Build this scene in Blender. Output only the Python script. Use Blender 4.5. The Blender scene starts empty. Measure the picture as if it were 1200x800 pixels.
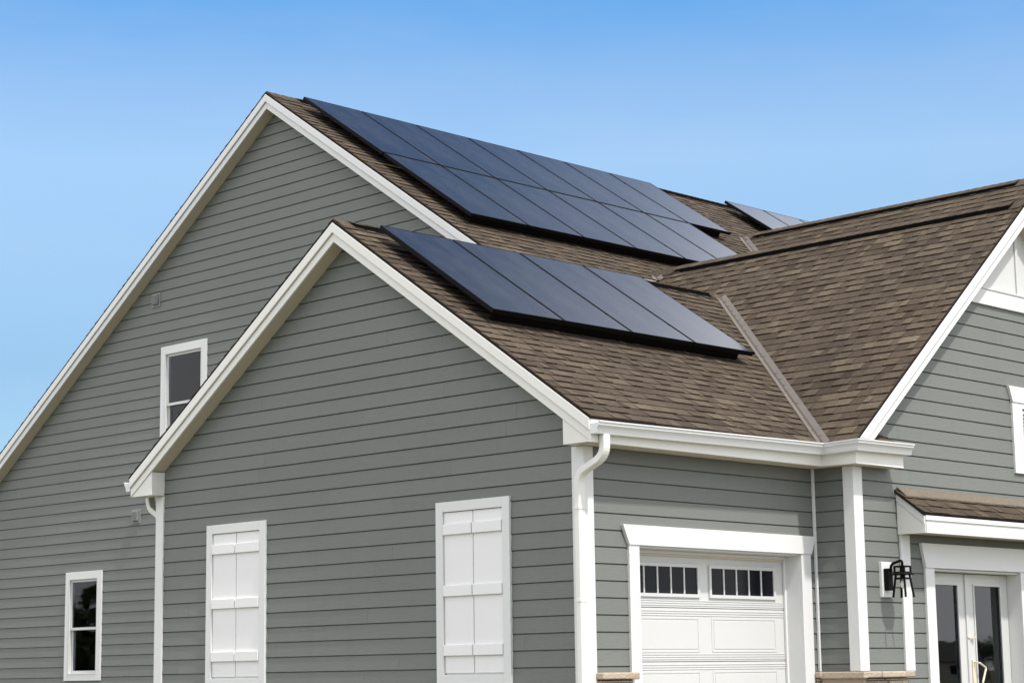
import bpy, bmesh, math, random
from mathutils import Vector, Matrix
R = math.radians
rnd = random.Random(7)
scene = bpy.context.scene
col = scene.collection

# ------------------------------------------------------------------ materials
class NT:
    def __init__(s, name):
        s.m = bpy.data.materials.new(name); s.m.use_nodes = True
        s.t = s.m.node_tree; s.t.nodes.clear()
        s.out = s.n('ShaderNodeOutputMaterial')
    def n(s, kind, **kw):
        nd = s.t.nodes.new(kind)
        for k, v in kw.items():
            if k in nd.inputs: nd.inputs[k].default_value = v
            else: setattr(nd, k, v)
        return nd
    def l(s, a, b): s.t.links.new(a, b)
    def math(s, op, a, b=None):
        nd = s.n('ShaderNodeMath', operation=op)
        for i, v in enumerate((a, b)):
            if v is None: continue
            if hasattr(v, 'links'): s.l(v, nd.inputs[i])
            else: nd.inputs[i].default_value = v
        return nd.outputs[0]
    def noise(s, vec, scale, detail=4, rough=.55, mscale=None):
        if mscale:
            mp = s.n('ShaderNodeMapping'); mp.inputs['Scale'].default_value = mscale
            s.l(vec, mp.inputs['Vector']); vec = mp.outputs[0]
        nd = s.n('ShaderNodeTexNoise', Scale=scale, Detail=detail, Roughness=rough)
        s.l(vec, nd.inputs['Vector']); return nd.outputs['Fac']
    def ramp(s, fac, stops):
        r = s.n('ShaderNodeValToRGB'); e = r.color_ramp.elements
        while len(e) < len(stops): e.new(.5)
        for el, (p, c) in zip(e, stops): el.position = p; el.color = tuple(c) + (1,)
        s.l(fac, r.inputs[0]); return r.outputs[0]
    def mix(s, fac, a, b, mode='MIX'):
        nd = s.n('ShaderNodeMix', data_type='RGBA', blend_type=mode)
        for sock, v in ((nd.inputs[0], fac), (nd.inputs[6], a), (nd.inputs[7], b)):
            if hasattr(v, 'links'): s.l(v, sock)
            else: sock.default_value = v if isinstance(v, (int, float)) else tuple(v) + (1,)
        return nd.outputs[2]
    def bump(s, h, strength, dist):
        b = s.n('ShaderNodeBump', Strength=strength, Distance=dist); s.l(h, b.inputs['Height']); return b.outputs[0]
    def pbr(s, color, rough, normal=None, **kw):
        p = s.n('ShaderNodeBsdfPrincipled')
        for k, v in kw.items(): p.inputs[k].default_value = v
        if hasattr(color, 'links'): s.l(color, p.inputs['Base Color'])
        else: p.inputs['Base Color'].default_value = tuple(color) + (1,)
        if hasattr(rough, 'links'): s.l(rough, p.inputs['Roughness'])
        else: p.inputs['Roughness'].default_value = rough
        if normal is not None: s.l(normal, p.inputs['Normal'])
        s.l(p.outputs[0], s.out.inputs['Surface']); return s.m

def obj_vec(k):
    return k.n('ShaderNodeTexCoord').outputs['Object']

def mat_siding():
    k = NT('painted_lap_siding'); v = obj_vec(k)
    a = k.n('ShaderNodeAttribute', attribute_name='tone').outputs['Fac']
    big = k.noise(v, .9, 4)
    streak = k.noise(v, 3., 5, .6, (1, 1, .12))
    c = k.mix(a, (.148, .157, .144), (.161, .170, .156))
    c = k.mix(k.math('MULTIPLY', big, .5), c, (.128, .136, .125))
    c = k.mix(k.math('MULTIPLY', k.math('GREATER_THAN', streak, .62), .10), c, (.115, .115, .105))
    grain = k.noise(v, 9., 5, .65, (1, 1, 14))
    fine = k.noise(v, 160, 3)
    h = k.math('ADD', k.math('MULTIPLY', grain, 1.0), k.math('MULTIPLY', fine, .25))
    return k.pbr(c, .62, k.bump(h, .8, .004), **{'Specular IOR Level': .35})

def mat_white(name, base, amount=.10, rough=.45, stain=(.50, .46, .38)):
    k = NT(name); v = obj_vec(k)
    n1 = k.noise(v, 2.2, 6, .62); n2 = k.noise(v, 14, 5, .6, (1, 1, .25))
    f = k.math('MULTIPLY', k.math('SUBTRACT', n1, .45), amount * 2.2)
    f2 = k.math('MULTIPLY', k.math('GREATER_THAN', n2, .64), amount * .55)
    f = k.n('ShaderNodeClamp').outputs[0] if False else k.math('MAXIMUM', k.math('ADD', f, f2), 0.0)
    c = k.mix(f, base, stain)
    return k.pbr(c, rough, k.bump(k.noise(v, 38, 4, .6, (1, 1, .4)), .25, .003), **{'Specular IOR Level': .4})

def mat_shingle():
    k = NT('asphalt_shingles'); v = obj_vec(k)
    a = k.n('ShaderNodeAttribute', attribute_name='tone').outputs['Fac']
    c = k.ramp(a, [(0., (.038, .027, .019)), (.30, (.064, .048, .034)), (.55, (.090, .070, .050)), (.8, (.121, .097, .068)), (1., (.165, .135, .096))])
    gran = k.noise(v, 420, 2, .7)
    patch = k.noise(v, 1.1, 4)
    mid = k.noise(v, 22, 6, .68)
    c = k.mix(.55, c, k.ramp(gran, [(.3, (.25, .25, .25)), (.7, (1.0, .98, .95))]), 'MULTIPLY')
    c = k.mix(.75, c, k.ramp(mid, [(.3, (.58, .56, .54)), (.7, (1.3, 1.27, 1.24))]), 'MULTIPLY')
    c = k.mix(.5, c, k.ramp(patch, [(.3, (.78, .76, .76)), (.7, (1.24, 1.22, 1.16))]), 'MULTIPLY')
    h = k.math('ADD', gran, k.math('MULTIPLY', mid, 1.5))
    return k.pbr(c, .93, k.bump(h, .7, .004), **{'Specular IOR Level': .25})

def mat_plain(name, c, rough, metallic=0., var=.12, scale=6., bump=.12, spec=.5):
    k = NT(name); v = obj_vec(k)
    n = k.noise(v, scale, 5, .6)
    lo = [x * (1 - var) for x in c]; hi = [min(1, x * (1 + var)) for x in c]
    cc = k.ramp(n, [(.3, lo), (.7, hi)])
    return k.pbr(cc, rough, k.bump(k.noise(v, scale * 12, 3), bump, .003), Metallic=metallic, **{'Specular IOR Level': spec})

def mat_panel_glass():
    k = NT('black_panel_glass'); v = obj_vec(k)
    n = k.noise(v, 2.5, 4)
    c = k.ramp(n, [(.3, (.010, .011, .017)), (.7, (.015, .016, .024))])
    sp = k.n('ShaderNodeSeparateXYZ'); k.l(v, sp.inputs[0])
    def cell(sock, size):
        f = k.math('ABSOLUTE', k.math('SUBTRACT', k.math('FRACT', k.math('DIVIDE', sock, size)), .5))
        return k.math('GREATER_THAN', f, .488)
    grid = k.math('MAXIMUM', cell(sp.outputs[0], .1685), cell(sp.outputs[1], .1655))
    c = k.mix(k.math('MULTIPLY', grid, .5), c, (.030, .032, .042))
    dust = k.noise(v, 3.5, 6, .65, (1, .35, 1))
    c = k.mix(k.math('MULTIPLY', k.math('MAXIMUM', k.math('SUBTRACT', dust, .45), 0.), .35), c, (.20, .18, .16))
    r = k.math('ADD', k.math('MULTIPLY', dust, .14), .03)
    return k.pbr(c, r, k.bump(k.noise(v, 1.3, 3), .05, .01), IOR=1.5, **{'Specular IOR Level': .5})

def mat_pane(name, tint=(.72, .74, .74), ior=1.55):
    k = NT(name); v = obj_vec(k)
    tr = k.n('ShaderNodeBsdfTransparent'); tr.inputs[0].default_value = tint + (1,)
    gl = k.n('ShaderNodeBsdfGlossy', Roughness=.015)
    gl.inputs['Color'].default_value = (.95, .97, 1, 1)
    k.l(k.bump(k.noise(v, 1.6, 2), .06, .01), gl.inputs['Normal'])
    fr = k.n('ShaderNodeFresnel', IOR=ior)
    mx = k.n('ShaderNodeMixShader')
    k.l(fr.outputs[0], mx.inputs[0]); k.l(tr.outputs[0], mx.inputs[1]); k.l(gl.outputs[0], mx.inputs[2])
    k.l(mx.outputs[0], k.out.inputs['Surface']); return k.m

def mat_stone():
    k = NT('tan_ledge_stone'); v = obj_vec(k)
    a = k.n('ShaderNodeAttribute', attribute_name='tone').outputs['Fac']
    c = k.mix(a, (.26, .19, .14), (.50, .42, .32))
    c = k.mix(k.math('MULTIPLY', k.noise(v, 14, 5), .6), c, (.33, .24, .17))
    return k.pbr(c, .9, k.bump(k.noise(v, 24, 6, .65), .9, .02))

def mat_grass():
    k = NT('mown_grass'); v = obj_vec(k)
    n = k.noise(v, .35, 5); n2 = k.noise(v, 40, 4)
    c = k.mix(n, (.105, .110, .055), (.165, .155, .095))
    c = k.mix(k.math('MULTIPLY', n2, .4), c, (.07, .08, .04))
    return k.pbr(c, .95, k.bump(n2, 1., .04))

def mat_leaf():
    k = NT('tree_leaves'); v = obj_vec(k)
    n = k.noise(v, .8, 4)
    return k.pbr(k.mix(n, (.025, .045, .012), (.07, .10, .03)), .8)

M = dict(
    siding=mat_siding(),
    trim=mat_white('white_painted_trim', (.63, .63, .622), .08),
    almond=mat_white('almond_aluminium', (.69, .676, .636), .09),
    vinyl=mat_white('white_vinyl', (.53, .53, .52), .05, .38),
    shutter=mat_white('white_shutter_paint', (.735, .725, .72), .06),
    soffit=mat_white('tan_soffit', (.56, .49, .39), .10, .6),
    shingle=mat_shingle(),
    edge=mat_plain('dark_drip_edge', (.014, .012, .011), .8, spec=.12),
    ventcap=mat_plain('black_vent_baffle', (.004, .004, .004), .9, spec=.08),
    valley=mat_plain('taupe_valley_metal', (.118, .099, .083), .5, 0., .10, 9., .2),
    glass=mat_panel_glass(),
    frame=mat_plain('black_anodised_frame', (.002, .002, .0026), .5, spec=.10),
    rail=mat_plain('dark_rail_metal', (.004, .004, .004), .6, spec=.1),
    steel=mat_plain('bright_clamp_metal', (.30, .30, .31), .35, .9),
    pane=mat_pane('window_pane', (.72, .72, .74), 1.30),
    doorpane=mat_pane('door_pane', (.5, .52, .53), 1.42),
    garagepane=mat_plain('dark_garage_glazing', (.008, .009, .012), .12, 0., .2, 1.5, .01, spec=.08),
    dark=mat_plain('unlit_room', (.020, .019, .021), .9),
    plaster=mat_plain('room_plaster', (.42, .43, .41), .85),
    curtain=mat_plain('grey_curtain', (.62, .66, .60), .9),
    lamp=mat_plain('black_lamp_metal', (.003, .003, .003), .5, spec=.12),
    bulb=mat_plain('pale_bulb_glass', (.72, .72, .70), .12),
    vent=mat_plain('grey_vent_plastic', (.20, .205, .195), .6),
    stone=mat_stone(), grass=mat_grass(), leaf=mat_leaf(),
    concrete=mat_plain('driveway_concrete', (.24, .23, .21), .9, 0., .12, 2.),
    bark=mat_plain('tree_bark', (.09, .07, .05), .95),
    tan=mat_plain('tan_top_course', (.125, .102, .076), .92, 0., .2, 30.),
    brass=mat_plain('cream_handle_metal', (.70, .64, .50), .35, .2),
    farwall=mat_plain('pale_siding', (.42, .41, .38), .8),
    farroof=mat_plain('grey_roofing', (.07, .065, .06), .9),
)

# ------------------------------------------------------------------ mesh builder
class MB:
    def __init__(s): s.v = []; s.f = []; s.mi = []; s.tone = []; s.mats = []
    def slot(s, mat):
        if mat not in s.mats: s.mats.append(mat)
        return s.mats.index(mat)
    def face(s, pts, mat, tone=.5):
        b = len(s.v); s.v += [tuple(p) for p in pts]
        s.f.append(tuple(range(b, b + len(pts)))); s.mi.append(s.slot(mat)); s.tone.append(tone)
    def box(s, x0, x1, y0, y1, z0, z1, mat, tone=.5):
        s.hexa([(x0, y0, z0), (x1, y0, z0), (x1, y1, z0), (x0, y1, z0), (x0, y0, z1), (x1, y0, z1), (x1, y1, z1), (x0, y1, z1)], mat, tone)
        return s
    def hexa(s, p, mat, tone=.5):
        b = len(s.v); s.v += [tuple(q) for q in p]
        for q in ((0, 3, 2, 1), (4, 5, 6, 7), (0, 1, 5, 4), (1, 2, 6, 5), (2, 3, 7, 6), (3, 0, 4, 7)):
            s.f.append(tuple(b + i for i in q)); s.mi.append(s.slot(mat)); s.tone.append(tone)
    def prism(s, poly, fn, a, b, mat, tone=.5):
        """2-D polygon swept between offsets a and b, fn(p, q, off) -> xyz"""
        n = len(poly); i0 = len(s.v)
        s.v += [tuple(fn(p, q, a)) for p, q in poly] + [tuple(fn(p, q, b)) for p, q in poly]
        fs = [tuple(range(i0, i0 + n)), tuple(range(i0 + 2 * n - 1, i0 + n - 1, -1))]
        fs += [(i0 + i, i0 + n + i, i0 + n + (i + 1) % n, i0 + (i + 1) % n) for i in range(n)]
        for f in fs: s.f.append(f); s.mi.append(s.slot(mat)); s.tone.append(tone)
        return s
    def sweep(s, path, prof, mat, side=1, caps=True):
        """profile (out, up) swept along a plan path with mitred corners; out is to the right of travel"""
        P = [Vector(p) for p in path]; rows = []
        for i, p in enumerate(P):
            d = []
            if i > 0: d.append((P[i] - P[i - 1]).to_2d().normalized())
            if i < len(P) - 1: d.append((P[i + 1] - P[i]).to_2d().normalized())
            ns = [Vector((q.y, -q.x)) * side for q in d]
            if len(ns) == 2:
                m = ns[0] + ns[1]; m = m / m.dot(ns[0])
            else: m = ns[0]
            rows.append([(p.x + m.x * o, p.y + m.y * o, p.z + u) for o, u in prof])
        n = len(prof); b = len(s.v)
        for r in rows: s.v += r
        def add(f): s.f.append(f); s.mi.append(s.slot(mat)); s.tone.append(.5)
        for i in range(len(P) - 1):
            for j in range(n):
                k = (j + 1) % n
                add((b + i * n + j, b + i * n + k, b + (i + 1) * n + k, b + (i + 1) * n + j))
        if caps:
            add(tuple(b + j for j in range(n))); add(tuple(b + (len(P) - 1) * n + j for j in reversed(range(n))))
        return s
    def tube(s, pts, prof, mat, up=(0, 0, 1), closed=False):
        """constant section (list of (a, b)) along a 3-D polyline, parallel transported"""
        P = [Vector(p) for p in pts]; n = len(prof); b = len(s.v); frames = []
        u = None
        for i in range(len(P)):
            if i == 0: t = (P[1] - P[0]).normalized()
            elif i == len(P) - 1: t = (P[-1] - P[-2]).normalized()
            else: t = ((P[i + 1] - P[i]).normalized() + (P[i] - P[i - 1]).normalized()).normalized()
            if u is None:
                u = Vector(up); u = (u - t * u.dot(t)).normalized()
            else: u = (u - t * u.dot(t)).normalized()
            w = t.cross(u)
            s.v += [tuple(P[i] + u * a + w * c) for a, c in prof]
        def add(f): s.f.append(f); s.mi.append(s.slot(mat)); s.tone.append(.5)
        for i in range(len(P) - 1):
            for j in range(n):
                k = (j + 1) % n
                add((b + i * n + j, b + i * n + k, b + (i + 1) * n + k, b + (i + 1) * n + j))
        add(tuple(b + j for j in reversed(range(n)))); add(tuple(b + (len(P) - 1) * n + j for j in range(n)))
        return s
    def lathe(s, prof, c, mat, n=20):
        b = len(s.v)
        for r, z in prof:
            for i in range(n):
                a = 2 * math.pi * i / n; s.v.append((c[0] + r * math.cos(a), c[1] + r * math.sin(a), c[2] + z))
        for j in range(len(prof) - 1):
            for i in range(n):
                k = (i + 1) % n
                s.f.append((b + j * n + i, b + j * n + k, b + (j + 1) * n + k, b + (j + 1) * n + i)); s.mi.append(s.slot(mat)); s.tone.append(.5)
        return s
    def build(s, name, parent=None, bevel=0., smooth=False, recalc=True):
        me = bpy.data.meshes.new(name); me.from_pydata(s.v, [], s.f)
        for m in s.mats: me.materials.append(M[m])
        me.polygons.foreach_set('material_index', s.mi)
        at = me.attributes.new('tone', 'FLOAT', 'FACE'); at.data.foreach_set('value', s.tone)
        if recalc:
            bm = bmesh.new(); bm.from_mesh(me); bmesh.ops.recalc_face_normals(bm, faces=bm.faces[:]); bm.to_mesh(me); bm.free()
        me.update()
        o = bpy.data.objects.new(name, me); col.objects.link(o)
        if parent: o.parent = parent
        if bevel:
            md = o.modifiers.new('edge', 'BEVEL'); md.width = bevel; md.segments = 2; md.limit_method = 'ANGLE'; md.angle_limit = R(40)
        if smooth:
            for p in me.polygons: p.use_smooth = True
        return o

def empty(name, loc, label, cat, group=None):
    o = bpy.data.objects.new(name, None); col.objects.link(o); o.location = loc; o.empty_display_size = .2
    o['label'] = label; o['category'] = cat
    if group: o['group'] = group
    return o

def circ(r, n=10): return [(r * math.cos(2 * math.pi * i / n), r * math.sin(2 * math.pi * i / n)) for i in range(n)]
def rect(a, b): return [(-a / 2, -b / 2), (a / 2, -b / 2), (a / 2, b / 2), (-a / 2, b / 2)]
def rrect(a, b, r=.008, n=3):
    out = []
    for cx, cy, a0 in ((a / 2 - r, b / 2 - r, 0), (-a / 2 + r, b / 2 - r, 90), (-a / 2 + r, -b / 2 + r, 180), (a / 2 - r, -b / 2 + r, 270)):
        for i in range(n + 1):
            t = R(a0 + 90 * i / n); out.append((cx + r * math.cos(t), cy + r * math.sin(t)))
    return out

def clip(poly, a, b, c):
    """keep the part of a convex polygon with a*x + b*y <= c"""
    out = []
    for i in range(len(poly)):
        p, q = poly[i], poly[(i + 1) % len(poly)]
        dp, dq = a * p[0] + b * p[1] - c, a * q[0] + b * q[1] - c
        if dp <= 0: out.append(p)
        if dp * dq < 0:
            t = dp / (dp - dq); out.append((p[0] + (q[0] - p[0]) * t, p[1] + (q[1] - p[1]) * t))
    return out
def clip_rect(poly, x0, x1, y0, y1):
    for a, b, c in ((-1, 0, -x0), (1, 0, x1), (0, -1, -y0), (0, 1, y1)):
        if len(poly) < 3: return []
        poly = clip(poly, a, b, c)
    return poly if len(poly) > 2 else []
def area(poly):
    return abs(sum(poly[i][0] * poly[(i + 1) % len(poly)][1] - poly[(i + 1) % len(poly)][0] * poly[i][1] for i in range(len(poly)))) / 2

# ------------------------------------------------------------------ house measurements (metres, garage floor z = 0)
EXP = .156; Z0 = .147 - EXP
GW = 6.58; GR = 3.29; GZ = 5.745; GS = .677; OH = .2            # garage: width, ridge y, ridge z, slope, rake overhang
MX = 3.70; MR = 9.05; MZ = 9.12; MS = .675; MEAVE = 4.77        # main block: gable plane x, ridge y, z, slope, eave y
WX = 3.545; WY = -.505; WR = 7.02; WZ = 6.415; WS = .839; WE = 3.335; WF = -.705   # front wing
UX = 12.19; UZ = 8.07; UF = 1.9                                 # second front gable beyond
GE = -.28                                                       # garage eave y
def zg(y): return GZ - GS * abs(y - GR)
def zm(y): return MZ - MS * abs(y - MR)
def zw(x): return WZ - WS * abs(x - WR)
def zu(x): return UZ - WS * abs(x - UX)

house = empty('house', (0, 0, 0), 'grey lap-sided house with white trim and brown shingled gable roofs', 'house')

# ---- lap siding
def lap_wall(poly, fn, holes=()):
    """poly in (s, z); fn(s, z, off) -> xyz; real overlapping boards with an undercut shadow gap"""
    mb = MB(); zs = [p[1] for p in poly]; n0 = math.floor((min(zs) - Z0) / EXP); n1 = math.ceil((max(zs) - Z0) / EXP)
    GAP = .0105
    for n in range(n0, n1 + 1):
        za = Z0 + n * EXP; zb = za + EXP
        off = lambda z, za=za: .011 - .009 * (z - za) / EXP
        cuts = sorted({za, zb - GAP, zb} | {h[i] for h in holes for i in (2, 3) if za < h[i] < zb})
        s0, s1 = min(p[0] for p in poly), max(p[0] for p in poly)
        joints = []; x = s0 + rnd.uniform(.6, 3.6)
        while x < s1: joints.append(x); x += 3.66
        tones = [rnd.random() for _ in range(len(joints) + 1)]
        for a, b in zip(cuts[:-1], cuts[1:]):
            mid = (a + b) / 2; groove = mid > zb - GAP
            blocks = sorted((h[0], h[1]) for h in holes if h[2] < mid < h[3])
            spans = []; cur = s0
            for p, q in blocks: spans.append((cur, p)); cur = q
            spans.append((cur, s1))
            for p, q in spans:
                if q - p < 1e-4: continue
                edges = [p] + [j for j in joints if p < j < q] + [q]
                for e0, e1 in zip(edges[:-1], edges[1:]):
                    tn = tones[sum(1 for j in joints if j <= (e0 + e1) / 2)]
                    g0 = e0 + (.0015 if e0 != p and not groove else 0)
                    c = clip_rect(poly, g0, e1, a, b)
                    if not c or area(c) < 1e-7: continue
                    if groove:
                        mb.face([fn(u, z, -.016) for u, z in c], 'siding', tn)
                        lo = [u for u, z in c if abs(z - a) < 1e-5]; hi = [u for u, z in c if abs(z - b) < 1e-5]
                        if len(lo) > 1: mb.face([fn(min(lo), a, .002), fn(max(lo), a, .002), fn(max(lo), a, -.016), fn(min(lo), a, -.016)], 'siding', tn)
                        if len(hi) > 1: mb.face([fn(min(hi), b, .011), fn(max(hi), b, .011), fn(max(hi), b, -.016), fn(min(hi), b, -.016)], 'siding', tn)
                    else:
                        mb.face([fn(u, z, off(z)) for u, z in c], 'siding', tn)
    return mb
def faceX(x0): return lambda s, z, o: (x0 - o, s, z)       # wall that looks towards -X
def faceY(y0): return lambda s, z, o: (s, y0 - o, z)       # wall that looks towards -Y

rw = .20     # how far siding runs up behind the rake boards
lap_wall([(0, -.1), (GW, -.1), (GW, zg(GW) - rw), (GR, GZ - rw), (0, zg(0) - rw)], faceX(0),
         [(1.00, 1.90, .93, 2.62), (4.68, 5.57, .93, 2.62)]).build('wall', house, recalc=False)
lap_wall([(.0, -.1), (WX + .05, -.1), (WX + .05, 3.2), (0, 3.2)], faceY(0), [(.66, 3.32, -.2, 2.25)]).build('wall', house, recalc=False)
lap_wall([(WY, -.1), (.03, -.1), (.03, 3.2), (WY, 3.2)], faceX(WX)).build('wall', house, recalc=False)
wx1 = 2 * WR - WX
lap_wall([(WX, -.1), (wx1, -.1), (wx1, zw(wx1) - rw), (WR + (WZ - rw - 5.16) / WS, 5.16), (WR - (WZ - rw - 5.16) / WS, 5.16), (WX, zw(WX) - rw)],
         faceY(WY), [(4.90, 6.75, -.2, 2.10), (6.86, 8.10, 3.30, 4.08)]).build('wall', house, recalc=False)
MLE = 18.3; MLEFT = MLE - .3
lap_wall([(MEAVE + .3, -.1), (MLEFT, -.1), (MLEFT, zm(MLEFT) - rw), (MR, MZ - rw), (MEAVE + .3, zm(MEAVE + .3) - rw)], faceX(MX),
         [(13.20, 13.97, 1.10, 2.56), (10.72, 11.57, 4.28, 5.73)]).build('wall', house, recalc=False)
hw = MB()   # walls on the sides one only sees by walking round
hw.box(.02, 3.75, GW - .15, GW - .01, -.1, 3.2, 'siding').build('wall', house)
MB().box(3.72, 19.8, MEAVE + .3, MEAVE + .45, -.1, 6.1, 'siding').build('wall', house)
MB().box(3.72, 19.8, MLEFT - .15, MLEFT - .01, -.1, zm(MLEFT) - .25, 'siding').build('wall', house)
MB().box(wx1 - .15, wx1 - .01, WY + .02, MEAVE + .3, -.1, zw(wx1) - .25, 'siding').build('wall', house)
MB().prism([(MEAVE + .3, -.1), (MLEFT, -.1), (MLEFT, zm(MLEFT) - .25), (MR, MZ - .25), (MEAVE + .3, zm(MEAVE + .3) - .25)], lambda y, z, o: (19.8 - o, y, z), .0, .15, 'siding').build('wall', house)
MB().prism([(UX - 3.6, -.1), (UX + 3.6, -.1), (UX + 3.6, zu(UX + 3.6) - .25), (UX, UZ - .25), (UX - 3.6, zu(UX - 3.6) - .25)], lambda x, z, o: (x, UF + .2 + o, z), 0, .15, 'siding').build('wall', house)
MB().box(UX + 3.45, UX + 3.6, UF + .36, MEAVE + .3, -.1, zu(UX + 3.6) - .25, 'siding').build('wall', house)

# ---- roofs: every shingle tab is modelled, course by course
CRS = .142
def shingle_roof(org, u, v, poly, parent, seed=0, label=None, name='roof'):
    """plane through org with u along the eave and v up the slope; poly convex in (u, v)"""
    u, v, org = Vector(u).normalized(), Vector(v).normalized(), Vector(org); n = u.cross(v)
    if n.z < 0: n = -n
    r = random.Random(seed); mb = MB()
    pt = lambda a, b, h: org + u * a + v * b + n * h
    # deck with a dark drip edge all round
    cu, cv = sum(p[0] for p in poly) / len(poly), sum(p[1] for p in poly) / len(poly)
    big = [(a + (.006 if a > cu else -.006), b + (0 if b > cv else -.004)) for a, b in poly]
    lo = [pt(a, b, -.022) for a, b in big]; hi = [pt(a, b, -.0005) for a, b in big]
    mb.face(hi, 'edge'); mb.face(lo[::-1], 'soffit')
    for i in range(len(poly)):
        j = (i + 1) % len(poly); mb.face([lo[i], lo[j], hi[j], hi[i]], 'edge')
    u0, u1 = min(p[0] for p in poly), max(p[0] for p in poly); v0, v1 = min(p[1] for p in poly), max(p[1] for p in poly)
    nrow = math.ceil((v1 - v0) / CRS)
    for j in range(nrow):
        a = v0 + j * CRS; b = a + CRS + .012; x = u0 - r.random() * .3; up = r.random() < .5; base = r.uniform(-.05, .05)
        sheet = x + r.uniform(.2, 1.); sb = r.uniform(-.08, .08)
        while x < u1:
            w = r.choice((.09, .12, .15, .18, .22, .27)) * r.uniform(.85, 1.15)
            if x > sheet: sheet = x + 1.0; sb = r.uniform(-.09, .09)
            c = clip_rect(poly, x, x + w - (.003 if up else 0), a, b)
            if c and area(c) > 2e-5:
                low = .0165 if up else .0085
                hgt = lambda t: .001 + (low - .001) * (1 - (t - a) / (b - a))
                tn = base + sb + (r.gauss(.53, .12) if up else r.gauss(.36, .11))
                if r.random() < .04: tn += .14
                tn = min(1, max(0, tn))
                top = [pt(p, q, hgt(q)) for p, q in c]; mb.face(top, 'shingle', tn)
                for i in range(len(c)):
                    k = (i + 1) % len(c)
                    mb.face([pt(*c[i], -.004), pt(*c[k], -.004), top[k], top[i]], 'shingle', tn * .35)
            x += w; up = (not up) if r.random() < .82 else up
    o = mb.build(name, parent, recalc=False)
    if label: o['label'] = label
    return o

def slope_roof(axis, a0, a1, e, r, ze, zr, poly_fn=None, **kw):
    """rectangle slope; axis 'X': eave runs along X at y=e up to ridge y=r; axis 'Y': the same along Y"""
    L = math.hypot(r - e, zr - ze)
    if axis == 'X': org, u, v = (a0, e, ze), (1, 0, 0), (0, r - e, zr - ze)
    else: org, u, v = (e, a0, ze), (0, 1, 0), (r - e, 0, zr - ze)
    poly = [(0, 0), (a1 - a0, 0), (a1 - a0, L), (0, L)]
    if poly_fn: poly = poly_fn(poly, L)
    return shingle_roof(org, u, v, poly, house, **kw)

eo = .012   # shingle edge stands this far proud of the trim
# garage front slope, cut along the valley with the wing
gx0 = -OH - eo
def cut_garage(poly, L):
    # valley in plan: zg(y) = zw(x)
    ya, yb = GE, GR; xa = WR - (WZ - zg(ya)) / WS; xb = WR - (WZ - zg(yb)) / WS
    return [(0, 0), (xa - gx0 - .04, 0), (xb - gx0 - .04, L), (0, L)]
g_front = slope_roof('X', gx0, 6.4, GE - .02, GR, zg(GE - .02), GZ, cut_garage, seed=1)
xb = WR - (WZ - GZ) / WS
slope_roof('X', gx0, xb, GW + .28 + .02, GR, zg(GW + .30), GZ, seed=2)
# wing: left slope reaches from its gable edge back to the main roof
wl = math.hypot(WR - WE + .02, zw(WR) - zw(WE - .02))
def cut_wing(poly, L):
    yb_e, yb_r = 4.78, MR - (MZ - WZ) / MS
    return [(0, 0), (yb_e - WF + eo, 0), (yb_r - WF + eo, L), (0, L)]
wing_roof = slope_roof('Y', WF - eo, 5.0, WE - .02, WR, zw(WE - .02), WZ, cut_wing, seed=3)
slope_roof('Y', WF - eo, 5.0, 2 * WR - WE + .02, WR, zw(WE - .02), WZ, cut_wing, seed=4)
# main block
main_front = slope_roof('X', MX - OH - eo, 20.0, MEAVE - .02, MR, zm(MEAVE - .02), MZ, seed=5)
slope_roof('X', MX - OH - eo, 20.0, MLE + .02, MR, zm(MLE + .02), MZ, seed=6)
# second front gable
ul = 4.4
def cut_second(poly, L):
    return [(0, 0), (max(.1, MR - (MZ - zu(UX - ul)) / MS - UF), 0), (MR - (MZ - UZ) / MS - UF, L), (0, L)]
second_roof = slope_roof('Y', UF, 8., UX - ul, UX, zu(UX - ul), UZ, cut_second, seed=8)
slope_roof('Y', UF, 8., UX + ul, UX, zu(UX - ul), UZ, cut_second, seed=9)

# ---- ridge caps and shingle-over ridge vents
def ridge_cap(axis, a0, a1, c, z, s, parent, vent=True, seed=0):
    """raised vent of black baffle with overlapping cap shingles"""
    r = random.Random(seed)
    w = .155; l0, l1 = (.012, .062) if vent else (.010, .014)
    def P(a, d, h): return (a, c + d, z - s * abs(d) + h) if axis == 'X' else (c + d, a, z - s * abs(d) + h)
    mb = MB()
    if vent:
        b = MB()
        for sg in (-1, 1):
            b.hexa([P(a0, 0, .004), P(a1, 0, .004), P(a1, sg * (w - .008), .008), P(a0, sg * (w - .008), .008),
                    P(a0, 0, l0), P(a1, 0, l0), P(a1, sg * (w - .008), l1), P(a0, sg * (w - .008), l1)], 'ventcap')
        b.build('vent_baffle', parent)
    a = a0; step = .142 if a1 > a0 else -.142
    while (a < a1) if step > 0 else (a > a1):
        e = a + step * 1.12; tn = min(1, max(0, r.gauss(.42, .10)))
        for sg in (-1, 1):
            mb.hexa([P(a, 0, l0), P(e, 0, l0), P(e, sg * w, l1), P(a, sg * w, l1),
                     P(a, 0, l0 + .010), P(e, 0, l0 + .005), P(e, sg * w, l1 + .005), P(a, sg * w, l1 + .010)], 'shingle', tn)
        a += step
    return mb.build('ridge_vent' if vent else 'ridge_cap', parent)
ridge_cap('X', -OH, -.04, GR, GZ, GS, g_front, False, 1)
ridge_cap('X', -.02, 5.87, GR, GZ, GS, g_front, True, 2)
ridge_cap('X', 5.90, 6.16, GR, GZ, GS, g_front, False, 3)
ridge_cap('Y', WF, -.60, WR, WZ, WS, wing_roof, False, 4)
ridge_cap('Y', -.56, 4.42, WR, WZ, WS, wing_roof, True, 5)
ridge_cap('Y', 4.45, 5.0, WR, WZ, WS, wing_roof, False, 6)
ridge_cap('X', MX - OH, 4.0, MR, MZ, MS, main_front, False, 7)
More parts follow.
